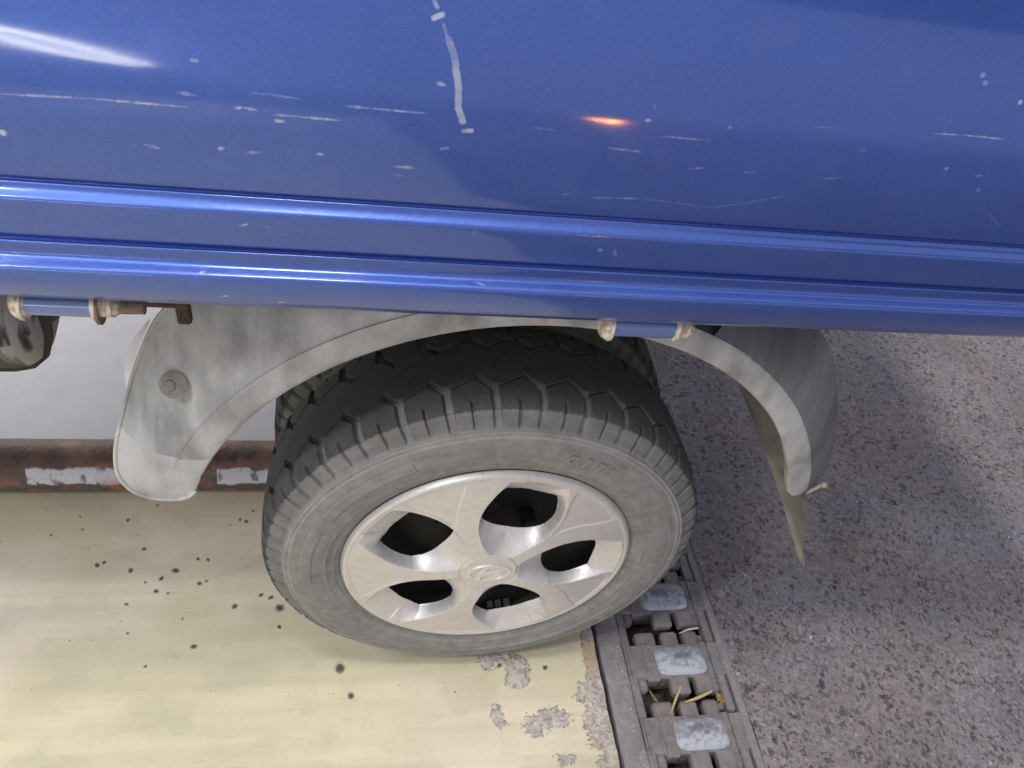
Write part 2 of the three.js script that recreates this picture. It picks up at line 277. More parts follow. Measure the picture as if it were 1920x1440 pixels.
{
  const drip = [[4, 0.5, -0.132, 0.27, -0.129, 0.265], [5, 0.9, -0.131, 0.258, -0.125, 0.261], [3, 0.35, -0.124, 0.255, -0.121, 0.247], [7, 0.45, -0.12, 0.246, -0.116, 0.238, -0.114, 0.231], [7, 0.7, -0.114, 0.229, -0.111, 0.217, -0.11, 0.203, -0.106, 0.194], [4, 0.9, -0.105, 0.187, -0.099, 0.188]];
  const marks = [[3, 0.65, -0.26, 0.189, -0.255, 0.19, -0.246, 0.189], [2, 0.4, -0.249, 0.2, -0.237, 0.2, -0.218, 0.199], [2.5, 0.6, -0.236, 0.187, -0.219, 0.187, -0.19, 0.187], [3, 0.5, -0.187, 0.197, -0.172, 0.197], [2.2, 0.6, -0.172, 0.197, -0.133, 0.197], [4, 0.6, -0.235, 0.183, -0.228, 0.183], [4, 0.3, -0.296, 0.196, -0.284, 0.195], [5, 0.35, -0.286, 0.217, -0.281, 0.217], [6, 0.6, -0.126, 0.218, -0.12, 0.217], [6, 0.8, -0.409, 0.16, -0.406, 0.159], [4, 0.35, -0.321, 0.159, -0.311, 0.157], [4, 0.5, -0.273, 0.16, -0.269, 0.161], [3, 0.35, -0.255, 0.159, -0.244, 0.16], [4, 0.5, -0.207, 0.162, -0.202, 0.162], [3.5, 0.4, -0.153, 0.157, -0.138, 0.157], [2.5, 0.25, -0.154, 0.151, -0.144, 0.15], [2.5, 0.4, -0.12, 0.173, -0.115, 0.174], [3, 0.6, -0.263, 0.096, -0.256, 0.098], [2, 0.35, -0.246, 0.097, -0.24, 0.096], [3, 0.4, -0.09, 0.102, -0.086, 0.104], [3, 0.5, -0.293, 0.045, -0.288, 0.047], [3, 0.7, -0.28, 0.021, -0.274, 0.023], [3, 0.6, -0.238, 0.015, -0.232, 0.017], [3.5, 0.4, -0.086, 0.05, -0.075, 0.046], [3.5, 0.8, 0.028, 0.206, 0.033, 0.207], [3, 0.2, 0.033, 0.214, 0.034, 0.218], [2.2, 0.45, 0.043, 0.196, 0.082, 0.196], [2, 0.25, -0.054, 0.194, -0.038, 0.193], [2.5, 0.4, 0.004, 0.184, 0.032, 0.183], [1.8, 0.25, 0.163, 0.213, 0.181, 0.214], [2, 0.7, 0.265, 0.217, 0.291, 0.218, 0.332, 0.218], [6, 0.45, 0.29, 0.262, 0.292, 0.263], [8, 0.6, 0.294, 0.258, 0.297, 0.257], [6, 0.6, 0.331, 0.246, 0.333, 0.247], [6, 0.5, 0.289, 0.191, 0.291, 0.191], [3, 0.5, 0.32, 0.187, 0.327, 0.188], [4, 0.25, 0.327, 0.174, 0.33, 0.177], [3, 0.35, 0.094, 0.207, 0.097, 0.207], [2.5, 0.35, 0.071, 0.173, 0.083, 0.175], [2.5, 0.3, 0.116, 0.174, 0.126, 0.175], [2, 0.25, 0.185, 0.174, 0.202, 0.177], [2, 0.35, -0.025, 0.145, -0.018, 0.145], [2, 0.4, -0.0, 0.144, 0.017, 0.145, 0.039, 0.146], [1.6, 0.25, 0.039, 0.146, 0.066, 0.145, 0.098, 0.143, 0.124, 0.148, 0.145, 0.154, 0.162, 0.159], [5, 0.5, 0.013, 0.093, 0.016, 0.094], [4, 0.25, 0.025, 0.097, 0.03, 0.087], [2, 0.2, 0.348, 0.157, 0.37, 0.144], [3, 0.25, 0.208, 0.199, 0.214, 0.2], [2.5, 0.5, -0.404, 0.185, -0.35, 0.187, -0.291, 0.187]];
  const GX = .62, GS = .36, W = 2048, H = 1024, mask = new Float32Array(W * H);
  for (const [w, a, ...q] of [...drip, ...marks]) for (let k = 0; k + 3 < q.length; k += 2) {
    const [x0, s0, x1, s1] = q.slice(k, k + 4), hw = w * .00027, n = Math.ceil(Math.hypot(x1 - x0, s1 - s0) / .0004) + 1;
    for (let i = 0; i <= n; i++) {
      const t = i / n, x = mix(x0, x1, t), s = mix(s0, s1, t), taper = drip.some(d => d[2] === q[0]) ? 1.25 : .25 + .75 * Math.sin(Math.PI * clamp(t * .9 + .05)) * (.5 + vn(x * 600, 3, 170)), r = hw * taper, al = .85 * a * (.25 + 1.0 * vn(x * 330, s * 900, 171)) * (taper > 1.2 ? .85 : .35 + .65 * Math.sin(Math.PI * clamp(.12 + t * .76)));
      const i0 = Math.floor((x - r + GX) / (2 * GX) * W), i1 = Math.ceil((x + r + GX) / (2 * GX) * W), j0 = Math.floor((s - r) / GS * H), j1 = Math.ceil((s + r) / GS * H);
      for (let j = Math.max(0, j0); j <= Math.min(H - 1, j1); j++) for (let ii = Math.max(0, i0); ii <= Math.min(W - 1, i1); ii++) {
        const px = (ii + .5) / W * 2 * GX - GX, ps = (j + .5) / H * GS, d = Math.hypot(px - x, ps - s);
        const v = al * sst(r + .0004, r - .0002, d + .0006 * (vn(ii * .6, j * .6, 172) - .5)); const o = j * W + ii; if (v > mask[o]) mask[o] = v;
      }
    }
  }
  const gateMap = tex(W, H, (u, v, i, j) => {
    const x = (u * 2 - 1) * GX, s = v * GS, g = vn(i * .45, j * .45, 173), n = fbm(x * 9, s * 14, 4, 174);
    let c = mix3([.050, .108, .41], [.058, .120, .45], n); c = c.map(q => q * (.9 + .2 * g));
    const dust = sst(.60, .85, fbm(x * 40, s * 40, 4, 175)) * .03 + (hash(i >> 1, j >> 1, 176) > .9988 ? .2 : 0); c = mix3(c, [.40, .42, .5], dust);
    return mix3(c, [.66, .72, .84], clamp(mask[j * W + i]));
  });
  const gateRough = tex(1024, 512, (u, v) => { const x = (u * 2 - 1) * GX, s = v * GS; return [0, .30 + .18 * fbm(x * 18, s * 30, 4, 177), 0]; }, { srgb: false });
  const gateBump = tex(1024, 512, (u, v) => fbm(u * 300, v * 110, 3, 178), { srgb: false });
  M.blue = phys({ map: gateMap, roughnessMap: gateRough, roughness: 1, metalness: .6, clearcoat: 1, clearcoatRoughness: .08, bumpMap: gateBump, bumpScale: .00012 });
  M.bluePlain = phys({ color: lin(.11, .17, .40), roughness: .35, clearcoat: 1, clearcoatRoughness: .12 });
  const pts = crom(GP.map(([z, y]) => [0, y, z]), 260); const S = [0]; for (let i = 1; i < pts.length; i++) S.push(S[i - 1] + Math.hypot(pts[i][1] - pts[i - 1][1], pts[i][2] - pts[i - 1][2]));
  const X0 = -1.7, X1 = 1.1;
  const skin = grid(90, 260, (a, b) => { const k = Math.round(b * 260), x = mix(X0, X1, a); return [x, pts[k][1], pts[k][2] + .0012 * (fbm(x * 4, pts[k][1] * 9, 2, 179) - .5)]; }, { uv: (a, b, p) => [(mix(X0, X1, a) + GX) / (2 * GX), S[Math.round(b * 260)] / GS] });
  obj('side_gate', skin, M.blue, truck);
  obj('gate_back', [box(X1 - X0, .30, .02, (X0 + X1) / 2, .90, -.068, .004), box(X1 - X0, .016, .05, (X0 + X1) / 2, 1.067, -.063, .004), box(X1 - X0, .02, .05, (X0 + X1) / 2, .757, .008, .004)], M.bluePlain, truck);
  obj('cargo_floor', [box(X1 - X0, .04, 1.62, (X0 + X1) / 2, .785, -.84)], std({ color: lin(.05, .09, .27), roughness: .6 }), truck);
  for (const x of [-1.3, -.9, -.55, .62, 1.0]) obj('cross_member', box(.06, .06, 1.45, x, .735, -.80, .005), M.under, truck);
  for (const z of [-.46, -1.12]) obj('chassis_rail', box(X1 - X0, .13, .06, (X0 + X1) / 2, .63, z, .008), M.under, truck);
  const ax = new THREE.CylinderGeometry(.05, .05, 1.1, 24).rotateX(Math.PI / 2).translate(0, .29, -.80); obj('axle', ax, M.under, truck);
}
// hinges of the gate: painted barrel between a rusty bolt head and nut
{
  const rustMap = tex(128, 128, (u, v) => { const n = fbm(u * 9, v * 9, 4, 181); return mix3([.60, .54, .46], [.40, .27, .18], sst(.45, .72, n)); });
  const rust = std({ map: rustMap, roughness: .8 }), cream = std({ map: rustMap, color: lin(1.15, 1.2, 1.25), roughness: .75 });
  for (const [x0, x1, y, big] of [[-.445, -.366, .7195, 1], [.0345, .1215, .7195, 0]]) {
    const h = group('gate_hinge', truck, [0, y + .013, .030]); const r = .0105, xa = x0 + .014, xb = x1 - (big ? .016 : .014);
    obj('barrel', [cylX(r, r, xb - xa, (xa + xb) / 2, 0, 0), box((xb - xa) * .96, .02, .010, (xa + xb) / 2, .010, -.006, .003)], M.bluePlain, h);
    const head = new THREE.SphereGeometry(.0138, 28, 18).scale(.62, 1, 1).translate(xa - .003, 0, 0); obj('bolt_head', [head, cylX(.0142, .0142, .003, xa - .0012, -.001, 0)], cream, h);
    const nut = new THREE.CylinderGeometry(.0112, .0112, .011, 6).rotateZ(Math.PI / 2).rotateX(.3).translate(xb + .0095, 0, 0);
    obj('washer', [cylX(.0132, .0132, .0032, xb + .0022, 0, 0)], cream, h);
    obj('nut', [nut, new THREE.SphereGeometry(.009, 20, 12).scale(.7, 1, 1).translate(xb + .0155, 0, 0)], rust, h);
    if (big) obj('stud', [cylX(.0065, .006, .022, xb + .027, -.001, 0), cylX(.0140, .0140, .0025, xb + .0045, -.003, 0)], std({ map: rustMap, color: lin(.35, .3, .28), roughness: .9 }), h);
  }
  const br = obj('hinge_bracket', [box(.055, .036, .02, -.342, .734, .004, .004), box(.012, .035, .01, -.322, .712, .004, .003)], std({ map: rustMap, color: lin(.11, .095, .09), roughness: .95 }), truck);
}
// wheels
const RT = .29, PITCH = 34;
const tyreProfile = crom([[.184, -.016], [.190, -.009], [.199, -.0035], [.214, .0015], [.232, .003], [.248, .000], [.259, -.0045], [.268, -.009], [.2765, -.0135], [.2835, -.019], [.2875, -.028], [.2897, -.05], [.2908, -.085], [.2897, -.12], [.2875, -.142], [.2835, -.151], [.2765, -.1565], [.262, -.163], [.232, -.168], [.2, -.163], [.186, -.155]], 300).filter((p, i) => i < 225 || i % 6 === 0);
function tread(u, w) { // 0 on a block, 1 in a groove. u in pitches, w across the tread
  const PL = RT * 2 * Math.PI / PITCH, TW = .15; let m = 0;
  const line = (d, hw) => { const q = sst(hw + .0006, hw - .0004, d); if (q > m) m = q; };
  for (const side of [0, 1]) {
    const W = side ? 1 - w : w, f0 = side ? -u + .45 : u; if (W > .55) continue;
    const sl = .10 * (W - .1), U = f0 - sl, f = U - Math.floor(U), dn = Math.min(f, 1 - f) * PL;
    if (W < .235 && W > -.17) line(dn, .0048); else if (W >= .235 && W < .265) line(Math.hypot(dn, (W - .235) * TW), .0048);
    const fh = Math.abs(f - .5) * PL; if (W < .125 && W > -.17) line(fh, W < .055 ? .0020 : .0015);
    if (f < .34) { const dz = Math.abs(W - (.22 + .125 * f / .34)) * TW; line(dz * .85, .0037); }
    const fb = f < .34 ? f + 1 : f; if (f > .30) { const dz = Math.abs(W - (.345 - .125 * (f - .34) / .66)) * TW; line(dz, .0006); }
  }
  return m;
}
function makeTyre(na, dusty) {
  const pr = tyreProfile, nb = pr.length - 1, P = [], C = [], U = [], I = [];
  let acc = 0; const arc = pr.map((p, i) => i ? acc += Math.hypot(p[0] - pr[i - 1][0], p[1] - pr[i - 1][1]) : 0);
  for (let j = 0; j <= nb; j++) {
    const [r, z] = pr[j], a = pr[Math.max(0, j - 1)], b = pr[Math.min(nb, j + 1)]; let nr = -(b[1] - a[1]), nz = b[0] - a[0]; const L = Math.hypot(nr, nz); nr /= L; nz /= L; // outward
    // w across the tread; continues below 0 down the shoulder
    const front = z > -.085, sh = r < .2835 ? (.2835 - r) / .15 : 0, w = r < .2835 ? (front ? .06 - sh * 1.25 : .94 + sh * 1.25) : clamp((-z - .0105) / .149, .06, .94);
    for (let i = 0; i <= na; i++) {
      const th = i / na * Math.PI * 2, u = (i % na) / na * PITCH; let d = 0, g = 0;
      if (r > .2605) { g = tread(u, w); const deep = sst(.2605, .268, r) * (w > .04 && w < .96 ? .0075 : .0052); d -= g * deep; if (w < .052 || w > .948) d -= .0012; }
      if (front) for (const [rc, hw, h] of [[.2585, .0013, .0017], [.2535, .0013, .0013], [.2435, .0009, .0007], [.209, .0013, .0009], [.199, .0012, .0009]]) d += h * Math.exp(-(((r - rc) / hw) ** 2));
      // raised panels on the sidewall
      const deg = th * 180 / Math.PI; if (front && r > .226 && r < .2405) { const pan = (deg > 118 && deg < 152) || (deg > 158 && deg < 186) || (deg > 262 && deg < 330); if (pan) d += .0012; }
      if (front && r > .205 && r < .252) { const rad = Math.abs(((deg * 1.0 + 360 + 3) % 12) - 6); if (rad > 5.86 && deg > 20 && deg < 90) d += .0004; }
      const sc = 1;
      let R = (r + d * nr) * sc, Z = z + d * nz; let x = R * Math.cos(th), y = R * Math.sin(th); if (y < -RT + .0032) { y = -RT + .0032; } else if (y < -RT + .05) Z += (Z > -.085 ? 1 : -1) * .003 * sst(-RT + .05, -RT + .01, y) * sst(.29, .22, r + .02);
      P.push(x, y, Z); U.push(th * .29 / .3, arc[j] / .3);
      const n = fbm(th * 26, arc[j] * 90, 4, 192), fn = vn(th * 420, arc[j] * 1500, 193), sm = fbs(th * 9, arc[j] * 150, 3, 194);
      const onTread = sst(.2812, .2824, r + .0012 * (vn(th * 120, 5, 197) - .5));
      let dust = mix(.72 + .34 * (n - .5) + .34 * (sm - .5), .15 + .16 * (n - .5), onTread); if (r > .262) dust *= mix(1, .74, sst(.262, .265, r) * (1 - g)); dust = Math.max(dust, g * (.42 + .4 * n)); if (front) for (const rc of [.2585, .2535]) dust += .28 * Math.exp(-(((r - rc) / .0014) ** 2)); dust = clamp(dust + .16 * (fn - .5), 0, 1.1);
      let c = mix3([.033, .033, .036], dusty ? [.27, .275, .215] : [.325, .32, .305], dust); C.push(...c);
    }
  }
  for (let j = 0; j < nb; j++) for (let i = 0; i < na; i++) { const k = j * (na + 1) + i, l = k + na + 1; I.push(k, l, k + 1, k + 1, l, l + 1); }
  const g = new THREE.BufferGeometry(); g.setAttribute('position', new THREE.Float32BufferAttribute(P, 3)); g.setAttribute('color', new THREE.Float32BufferAttribute(C, 3)); g.setAttribute('uv', new THREE.Float32BufferAttribute(U, 2)); g.setIndex(new THREE.Uint32BufferAttribute(I, 1)); g.computeVertexNormals();
  return g;
}
const rubBump = tex(512, 512, (u, v) => .6 * fbm(u * 60, v * 60, 4, 195) + .4 * vn(u * 250, v * 250, 196), { srgb: false });
M.rubber = std({ vertexColors: true, roughness: .82, bumpMap: rubBump, bumpScale: .0007 });
const outer = group('wheel', truck, [0, RT - .003, 0]); outer.userData.label = 'outer wheel with silver five spoke cover';
obj('tyre', makeTyre(2500, false), M.rubber, outer);
const inner = group('wheel', truck, [0, RT - .003, -.187]); inner.userData.label = 'inner twin wheel half hidden behind the outer one';
const it = obj('tyre', makeTyre(700, true), M.rubber, inner); it.rotation.z = .06;
obj('rim', [new THREE.LatheGeometry([[.186, -.02], [.175, -.03], [.172, -.08], [.06, -.1], [.0, -.1]].map(p => new THREE.Vector2(p[0], p[1])), 48).rotateX(Math.PI / 2)], M.under, inner);
// wheel cover
const domeZ = r => .0105 * (1 - sst(.05, .185, r)) ;
// opening and its hole, in millimetres along (u) and across (v) the axis of the opening
const uvPoly = segs => segs.flatMap(q => crom(q.map(([u, v]) => { const c = Math.cos(78 * Math.PI / 180), d = Math.sin(78 * Math.PI / 180); return [.001 * (u * c - v * d), .001 * (u * d + v * c)]; }), 24).slice(0, -1));
const PKs = uvPoly([[[175, 34], [179, 0], [175, -41]], [[175, -41], [142, -51], [110, -53.5], [82, -46], [60, -32], [42, -20]], [[42, -20], [36, -8], [36, 6], [42, 16]], [[42, 16], [58, 29], [88, 44], [116, 48], [144, 43.5], [175, 34]]]);
const HOLs = uvPoly([[[143, 38], [147, 0], [142, -42]], [[142, -42], [127, -49], [108, -51.5], [88, -46.4]], [[88, -46.4], [81, -39], [74, -22], [73, 0], [75, 20], [81, 34]], [[81, 34], [92, 42.8], [112, 46], [128, 44.2], [143, 38]]]);
function sdPoly(x, y, P) { // positive inside
  let d = 1e9, ins = false; for (let i = 0, j = P.length - 1; i < P.length; j = i++) {
    const [ax, ay] = P[i], [bx, by] = P[j], ex = bx - ax, ey = by - ay, wx = x - ax, wy = y - ay, t = clamp((wx * ex + wy * ey) / (ex * ex + ey * ey + 1e-12)), dx = wx - ex * t, dy = wy - ey * t; d = Math.min(d, dx * dx + dy * dy);
    if ((ay > y) !== (by > y) && x < (bx - ax) * (y - ay) / (by - ay) + ax) ins = !ins;
  } return ins ? Math.sqrt(d) : -Math.sqrt(d);
}
{
  const NA = 1500, NB = 250, SECT = NA / 5; const sdc = new Float32Array((SECT + 1) * (NB + 1)), sdh = new Float32Array((SECT + 1) * (NB + 1));
  const Rb = b => .1905 * b;
  for (let j = 0; j <= NB; j++) for (let i = 0; i <= SECT; i++) {
    const th = (78 - 36 + 72 * i / SECT) * Math.PI / 180, r = Rb(j / NB); let s = -.2;
    s = sdPoly(r * Math.cos(th), r * Math.sin(th), PKs); sdc[j * (SECT + 1) + i] = s; sdh[j * (SECT + 1) + i] = sdPoly(r * Math.cos(th), r * Math.sin(th), HOLs);
  }
  const capMap = (th, r) => 0;
  const P = [], C = [], U = [], I = [];
  for (let j = 0; j <= NB; j++) for (let i = 0; i <= NA; i++) {
    const ii = i % SECT, th = (42 + 360 * i / NA) * Math.PI / 180, r = Rb(j / NB), s = sdc[j * (SECT + 1) + ii];
    let z = domeZ(r);
    // spoke faces fall away slightly to one side, with a shallow panel at the wide outer end
    const rel = 42 + 72 * ii / SECT, sp = ((rel - 119 + 36 + 720) % 72) - 36;
    z -= .0025 * sst(.07, .17, r) * clamp(sp / 14, -1, 1) * sst(.19, .165, r) * .6;
    const half = mix(1.2, 12.2, sst(.105, .178, r)), inP = sst(half + .9, half - .5, Math.abs(sp)) * sst(.107, .118, r) * sst(.1805, .178, r); z -= .0011 * inP;
    if (r > .182) { const t = (r - .182) / .0085; z += .0010 * Math.sin(Math.PI * Math.min(1, t * 1.1)) - .007 * t ** 4; }
    if (r < .040) { z += .0; } z -= .0011 * Math.exp(-(((r - .0385) / .0009) ** 2));
    if (s > -.0006) { const so = s + .0006, q = clamp(so / (so + Math.max(0, -sdh[j * (SECT + 1) + ii]) + 1e-6)); const zh = r < .11 ? -.012 : mix(-.012, -.016, sst(.11, .147, r)); z = mix(z, zh, q); }
    P.push(r * Math.cos(th), r * Math.sin(th), z); U.push(r * Math.cos(th) / .1, r * Math.sin(th) / .1);
  }
  for (let j = 0; j < NB; j++) for (let i = 0; i < NA; i++) {
    const ii = i % SECT, k = j * (NA + 1) + i, l = k + NA + 1, q = j * (SECT + 1) + ii; const s = Math.min(sdh[q], sdh[q + 1], sdh[q + SECT + 1], sdh[q + SECT + 2]);
    if (s > -.0002) continue; I.push(k, l, k + 1, k + 1, l, l + 1);
  }
  const g = new THREE.BufferGeometry(); g.setAttribute('position', new THREE.Float32BufferAttribute(P, 3)); g.setAttribute('uv', new THREE.Float32BufferAttribute(U, 2)); g.setIndex(new THREE.Uint32BufferAttribute(I, 1)); g.computeVertexNormals();
  const silverMap = tex(1024, 1024, (u, v) => { const n = fbm(u * 12, v * 12, 5, 201), f = fbm(u * 70, v * 70, 3, 202), sp = hash(u * 1024 | 0, v * 1024 | 0, 203); let c = mix3([.64, .62, .61], [.74, .72, .71], n); c = mix3(c, [.40, .36, .31], .35 * sst(.55, .8, f)); return c.map(q => q * (.97 + .06 * sp)); });
  const silverR = tex(512, 512, (u, v) => [0, .36 + .2 * fbm(u * 20, v * 20, 4, 204), .5], { srgb: false });
  M.silver = phys({ map: silverMap, roughnessMap: silverR, metalnessMap: silverR, roughness: 1, metalness: 1, clearcoat: .5, clearcoatRoughness: .25 });
  const cap = obj('wheel_cover', g, M.silver, outer); 
  // raised emblem: an oval ring with a leaning H
  const ell = (a, b, n = 72) => Array.from({ length: n }, (_, i) => new THREE.Vector2(a * Math.cos(i / n * 2 * Math.PI), b * Math.sin(i / n * 2 * Math.PI)));
  const ring = new THREE.Shape(ell(.0285, .0182)); ring.holes.push(new THREE.Path(ell(.0252, .0150)));
  const hs = new THREE.Shape(); // H drawn as one outline, leaning right, with a swung crossbar
  hs.moveTo(-.0185, -.0100); hs.lineTo(-.0120, -.0128); hs.quadraticCurveTo(-.0075, -.003, -.0035, -.0022); hs.quadraticCurveTo(.0035, -.0022, .0068, -.0025); hs.quadraticCurveTo(.0045, -.008, .001, -.0142); hs.lineTo(.0078, -.0138);
  hs.quadraticCurveTo(.0135, -.004, .0200, .0090); hs.lineTo(.0128, .0120); hs.quadraticCurveTo(.0098, .0045, .0066, .0026); hs.quadraticCurveTo(-.001, .0024, -.0062, .0026); hs.quadraticCurveTo(-.004, .0085, -.0005, .0140); hs.lineTo(-.0075, .0135); hs.quadraticCurveTo(-.0130, .004, -.0185, -.0100);
  const eo = { depth: .0016, bevelEnabled: true, bevelThickness: .0011, bevelSize: .0006, bevelSegments: 3, curveSegments: 14 };
  const em = [new THREE.ExtrudeGeometry(ring, eo), new THREE.ExtrudeGeometry(hs, eo)]; for (const q of em) q.rotateZ(.06).translate(0, 0, .0098);
  const emb = obj('emblem', em, phys({ color: lin(.74, .72, .70), roughness: .3, metalness: .6, clearcoat: .5, clearcoatRoughness: .2 }), outer);
  obj('rim', [new THREE.LatheGeometry([[.1905, -.008], [.1895, -.016], [.183, -.02], [.176, -.03], [.172, -.09], [.13, -.1], [.09, -.075], [.0, -.07]].map(p => new THREE.Vector2(p[0], p[1])), 96).rotateX(Math.PI / 2)], std({ color: lin(.022, .022, .023), roughness: .6 }), outer);
  const nutM = std({ color: lin(.06, .055, .05), roughness: .6, metalness: .4 }), nutG = new THREE.CylinderGeometry(.011, .011, .022, 6).rotateX(Math.PI / 2);
  for (let k = 0; k < 5; k++) { const a = k / 5 * 6.283 + .3; obj('wheel_nut', nutG, nutM, outer).position.set(.062 * Math.cos(a), .062 * Math.sin(a), -.06); }
  const wts = []; for (let k = 0; k < 3; k++) { const a = -1.40 + k * .075; wts.push(box(.010, .006, .012, 0, 0, 0, .002).translate(0, -.168, -.035).rotateZ(a + 1.5708)); }
  obj('balance_weight', wts, std({ color: lin(.3, .31, .28), roughness: .6 }), outer);
  // raised sidewall lettering
  const font = await new FontLoader().loadAsync('fonts/droid/droid_sans_bold.typeface.json');
  const letters = []; 'CITY'.split('').forEach((ch, k) => { const tg = new TextGeometry(ch, { font, size: .0135, depth: .0009, curveSegments: 4, bevelEnabled: true, bevelThickness: .0003, bevelSize: .0003, bevelSegments: 1 }); tg.computeBoundingBox(); const bb = tg.boundingBox; tg.translate(-(bb.min.x + bb.max.x) / 2, -.0065, 0); tg.applyMatrix4(new THREE.Matrix4().makeShear(0, 0, .25, 0, 0, 0)); const a = (73.5 - k * 4.9) * Math.PI / 180; tg.rotateZ(a - Math.PI / 2).translate(.2312 * Math.cos(a), .2312 * Math.sin(a), .0036); letters.push(tg); });
  obj('lettering', letters, std({ color: lin(.27, .265, .245), roughness: .85, bumpMap: rubBump, bumpScale: .0005 }), outer);
}
// mudguard: dusty plastic arch with a lip, flaring to the front and the back
{
  const dustMap = tex(1024, 1024, (u, v) => { // uv in half metres
    const n = fbm(u * 14, v * 14, 5, 211), st = fbm(u * 40, v * 9, 4, 212), f = vn(u * 420, v * 420, 213), big = fbm(u * 4, v * 4, 3, 214);
    const d = clamp(.62 + .9 * (n - .5) + .55 * (st - .5) + .5 * (big - .5)); let c = mix3([.13, .13, .128], [.42, .42, .405], d); return c.map(q => q * (.93 + .14 * f));
  });
  const dustBump = tex(512, 512, (u, v) => .5 * fbm(u * 30, v * 30, 4, 215) + .5 * vn(u * 200, v * 200, 216), { srgb: false });
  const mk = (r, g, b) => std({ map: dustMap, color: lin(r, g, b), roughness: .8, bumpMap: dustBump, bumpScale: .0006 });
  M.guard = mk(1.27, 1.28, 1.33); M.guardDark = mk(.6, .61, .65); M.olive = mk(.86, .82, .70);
  const guard = group('mudguard', truck); const CX = .008, CY = .33, A = d => d * Math.PI / 180;
  const at = (r, d, z = 0) => [CX + r * Math.cos(A(d)), CY + r * Math.sin(A(d)), z];
  const uvm = (a, b, p) => [(p[0] + .35 * p[2]) / .5, (p[1] + .8 * p[2]) / .5];
  // lip: outer face, inner rolled edge and back, 15 to 163 degrees
  const lipProf = [[.372, -.012], [.3715, -.002], [.3735, .0006], [.379, .0012], [.398, .0008], [.402, -.0008]];
  const lip = grid(140, 5, (a, b) => { const d = mix(16, 157, a), p = lipProf[Math.round(b * 5)], e = a * 143 / 4, fl = sst(.86, 1, a); const k = e < 1 ? 1 - Math.sqrt(1 - (1 - e) ** 2) : 0; const mid = .387; return at(mid + (p[0] - mid) * (1 - .55 * k), d, p[1] - fl * .0024 * (p[1] > 0 ? 1 : 0)); }, { uv: uvm });
  obj('lip', lip, M.guard, guard);
  // arch skin behind the lip
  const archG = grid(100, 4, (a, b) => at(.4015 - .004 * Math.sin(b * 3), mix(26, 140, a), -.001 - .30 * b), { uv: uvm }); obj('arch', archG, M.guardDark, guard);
  // front flare: from the lip's outer edge forward and back, rounded at the bottom
  const inE = crom([at(.4005, 84, -.002), at(.4005, 100, -.002), at(.4005, 115, -.002), at(.4005, 130, -.002), at(.399, 142, -.002), at(.388, 151, -.002), at(.3745, 156, -.002), at(.3716, 158.5, -.002), at(.3716, 160, -.002)], 80);
  const outE = crom([[.02, .722, -.02], [-.10, .716, -.03], [-.20, .712, -.04], [-.30, .702, -.05], [-.352, .664, -.05], [-.388, .594, -.046], [-.408, .537, -.034], [-.4195, .495, -.018], [-.4195, .466, -.008], [-.408, .445, -.004], [-.388, .4335, -.003], [-.368, .4325, -.002], [-.352, .4375, -.002], [-.343, .4500, -.002]], 80);
  // sew rounded bottom: last inner points sit at the lip end
  const flare = grid(80, 22, (a, b) => { const k = Math.round(a * 80), p = inE[k], q = outE[k], t = b, bul = .010 * Math.sin(Math.PI * t) * sst(.85, .5, a); return [mix(p[0], q[0], t), mix(p[1], q[1], t) + bul * .6, mix(p[2], q[2], t) + bul * .8]; }, { uv: uvm });
  obj('front_flare', flare, M.guard, guard);
  const rimEdge = new THREE.TubeGeometry(new THREE.CatmullRomCurve3(outE.slice(34).map(p => new THREE.Vector3(...p))), 90, .0022, 8); obj('edge_bead', worldUV(rimEdge, (x, y, z) => uvm(0, 0, [x, y, z])), mk(1.4, 1.4, 1.35), guard);
  // thin edge sliver at the flare's front, its highlight put into the colour
  obj('edge_highlight', grid(2, 8, (a, b) => { const k = crom([[-.371, .640, -.058], [-.389, .602, -.052], [-.404, .552, -.042]], 8)[Math.round(b * 8)]; return [k[0] - .008 * a * Math.sin(b * 3.14), k[1] + .002 * a, k[2] - .004 * a]; }), std({ color: lin(.8, .8, .8), roughness: .5 }), guard);
  const bolt = obj('bolt', [new THREE.SphereGeometry(.017, 24, 12, 0, 6.283, 0, 1.2).scale(1, .22, 1).translate(0, -.002, 0), new THREE.CylinderGeometry(.006, .0085, .004, 6).translate(-.003, .004, .002)], mk(1, .97, .85), guard); bolt.scale.set(.85, .6, .85); bolt.position.set(-.349, .598, -.015); bolt.lookAt(-.42, .98, .40); bolt.rotateX(Math.PI / 2); 
  // rear flare and the hanging flap
  const rIn = crom([at(.401, 66), at(.401, 55), at(.401, 43), at(.401, 31), at(.401, 22), at(.400, 16.5)], 60);
  const rOut = crom([[.25, .715, -.12], [.333, .661, -.05], [.376, .604, -.05], [.4235, .511, -.05], [.4445, .448, -.05], [.4525, .388, -.05]], 60);
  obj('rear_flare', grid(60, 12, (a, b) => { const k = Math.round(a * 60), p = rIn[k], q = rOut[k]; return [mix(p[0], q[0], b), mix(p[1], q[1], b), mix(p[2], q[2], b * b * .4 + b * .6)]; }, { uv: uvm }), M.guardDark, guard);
  const fA = crom([at(.3995, 40, -.004), at(.3995, 28, -.004), at(.3995, 17, -.004), [.425, .375, -.003], [.452, .302, -.001], [.468, .262, 0]], 60), fB = crom([[.222, .640, -.06], [.262, .592, -.11], [.306, .53, -.16], [.358, .452, -.16], [.42, .353, -.09], [.463, .268, -.004]], 60);
  obj('flap', grid(60, 8, (a, b) => { const k = Math.round(a * 60), p = fA[k], q = fB[k]; return [mix(p[0], q[0], b) + .006 * Math.sin(3.14 * b), mix(p[1], q[1], b), mix(p[2], q[2], b)]; }, { uv: uvm }), M.olive, guard);
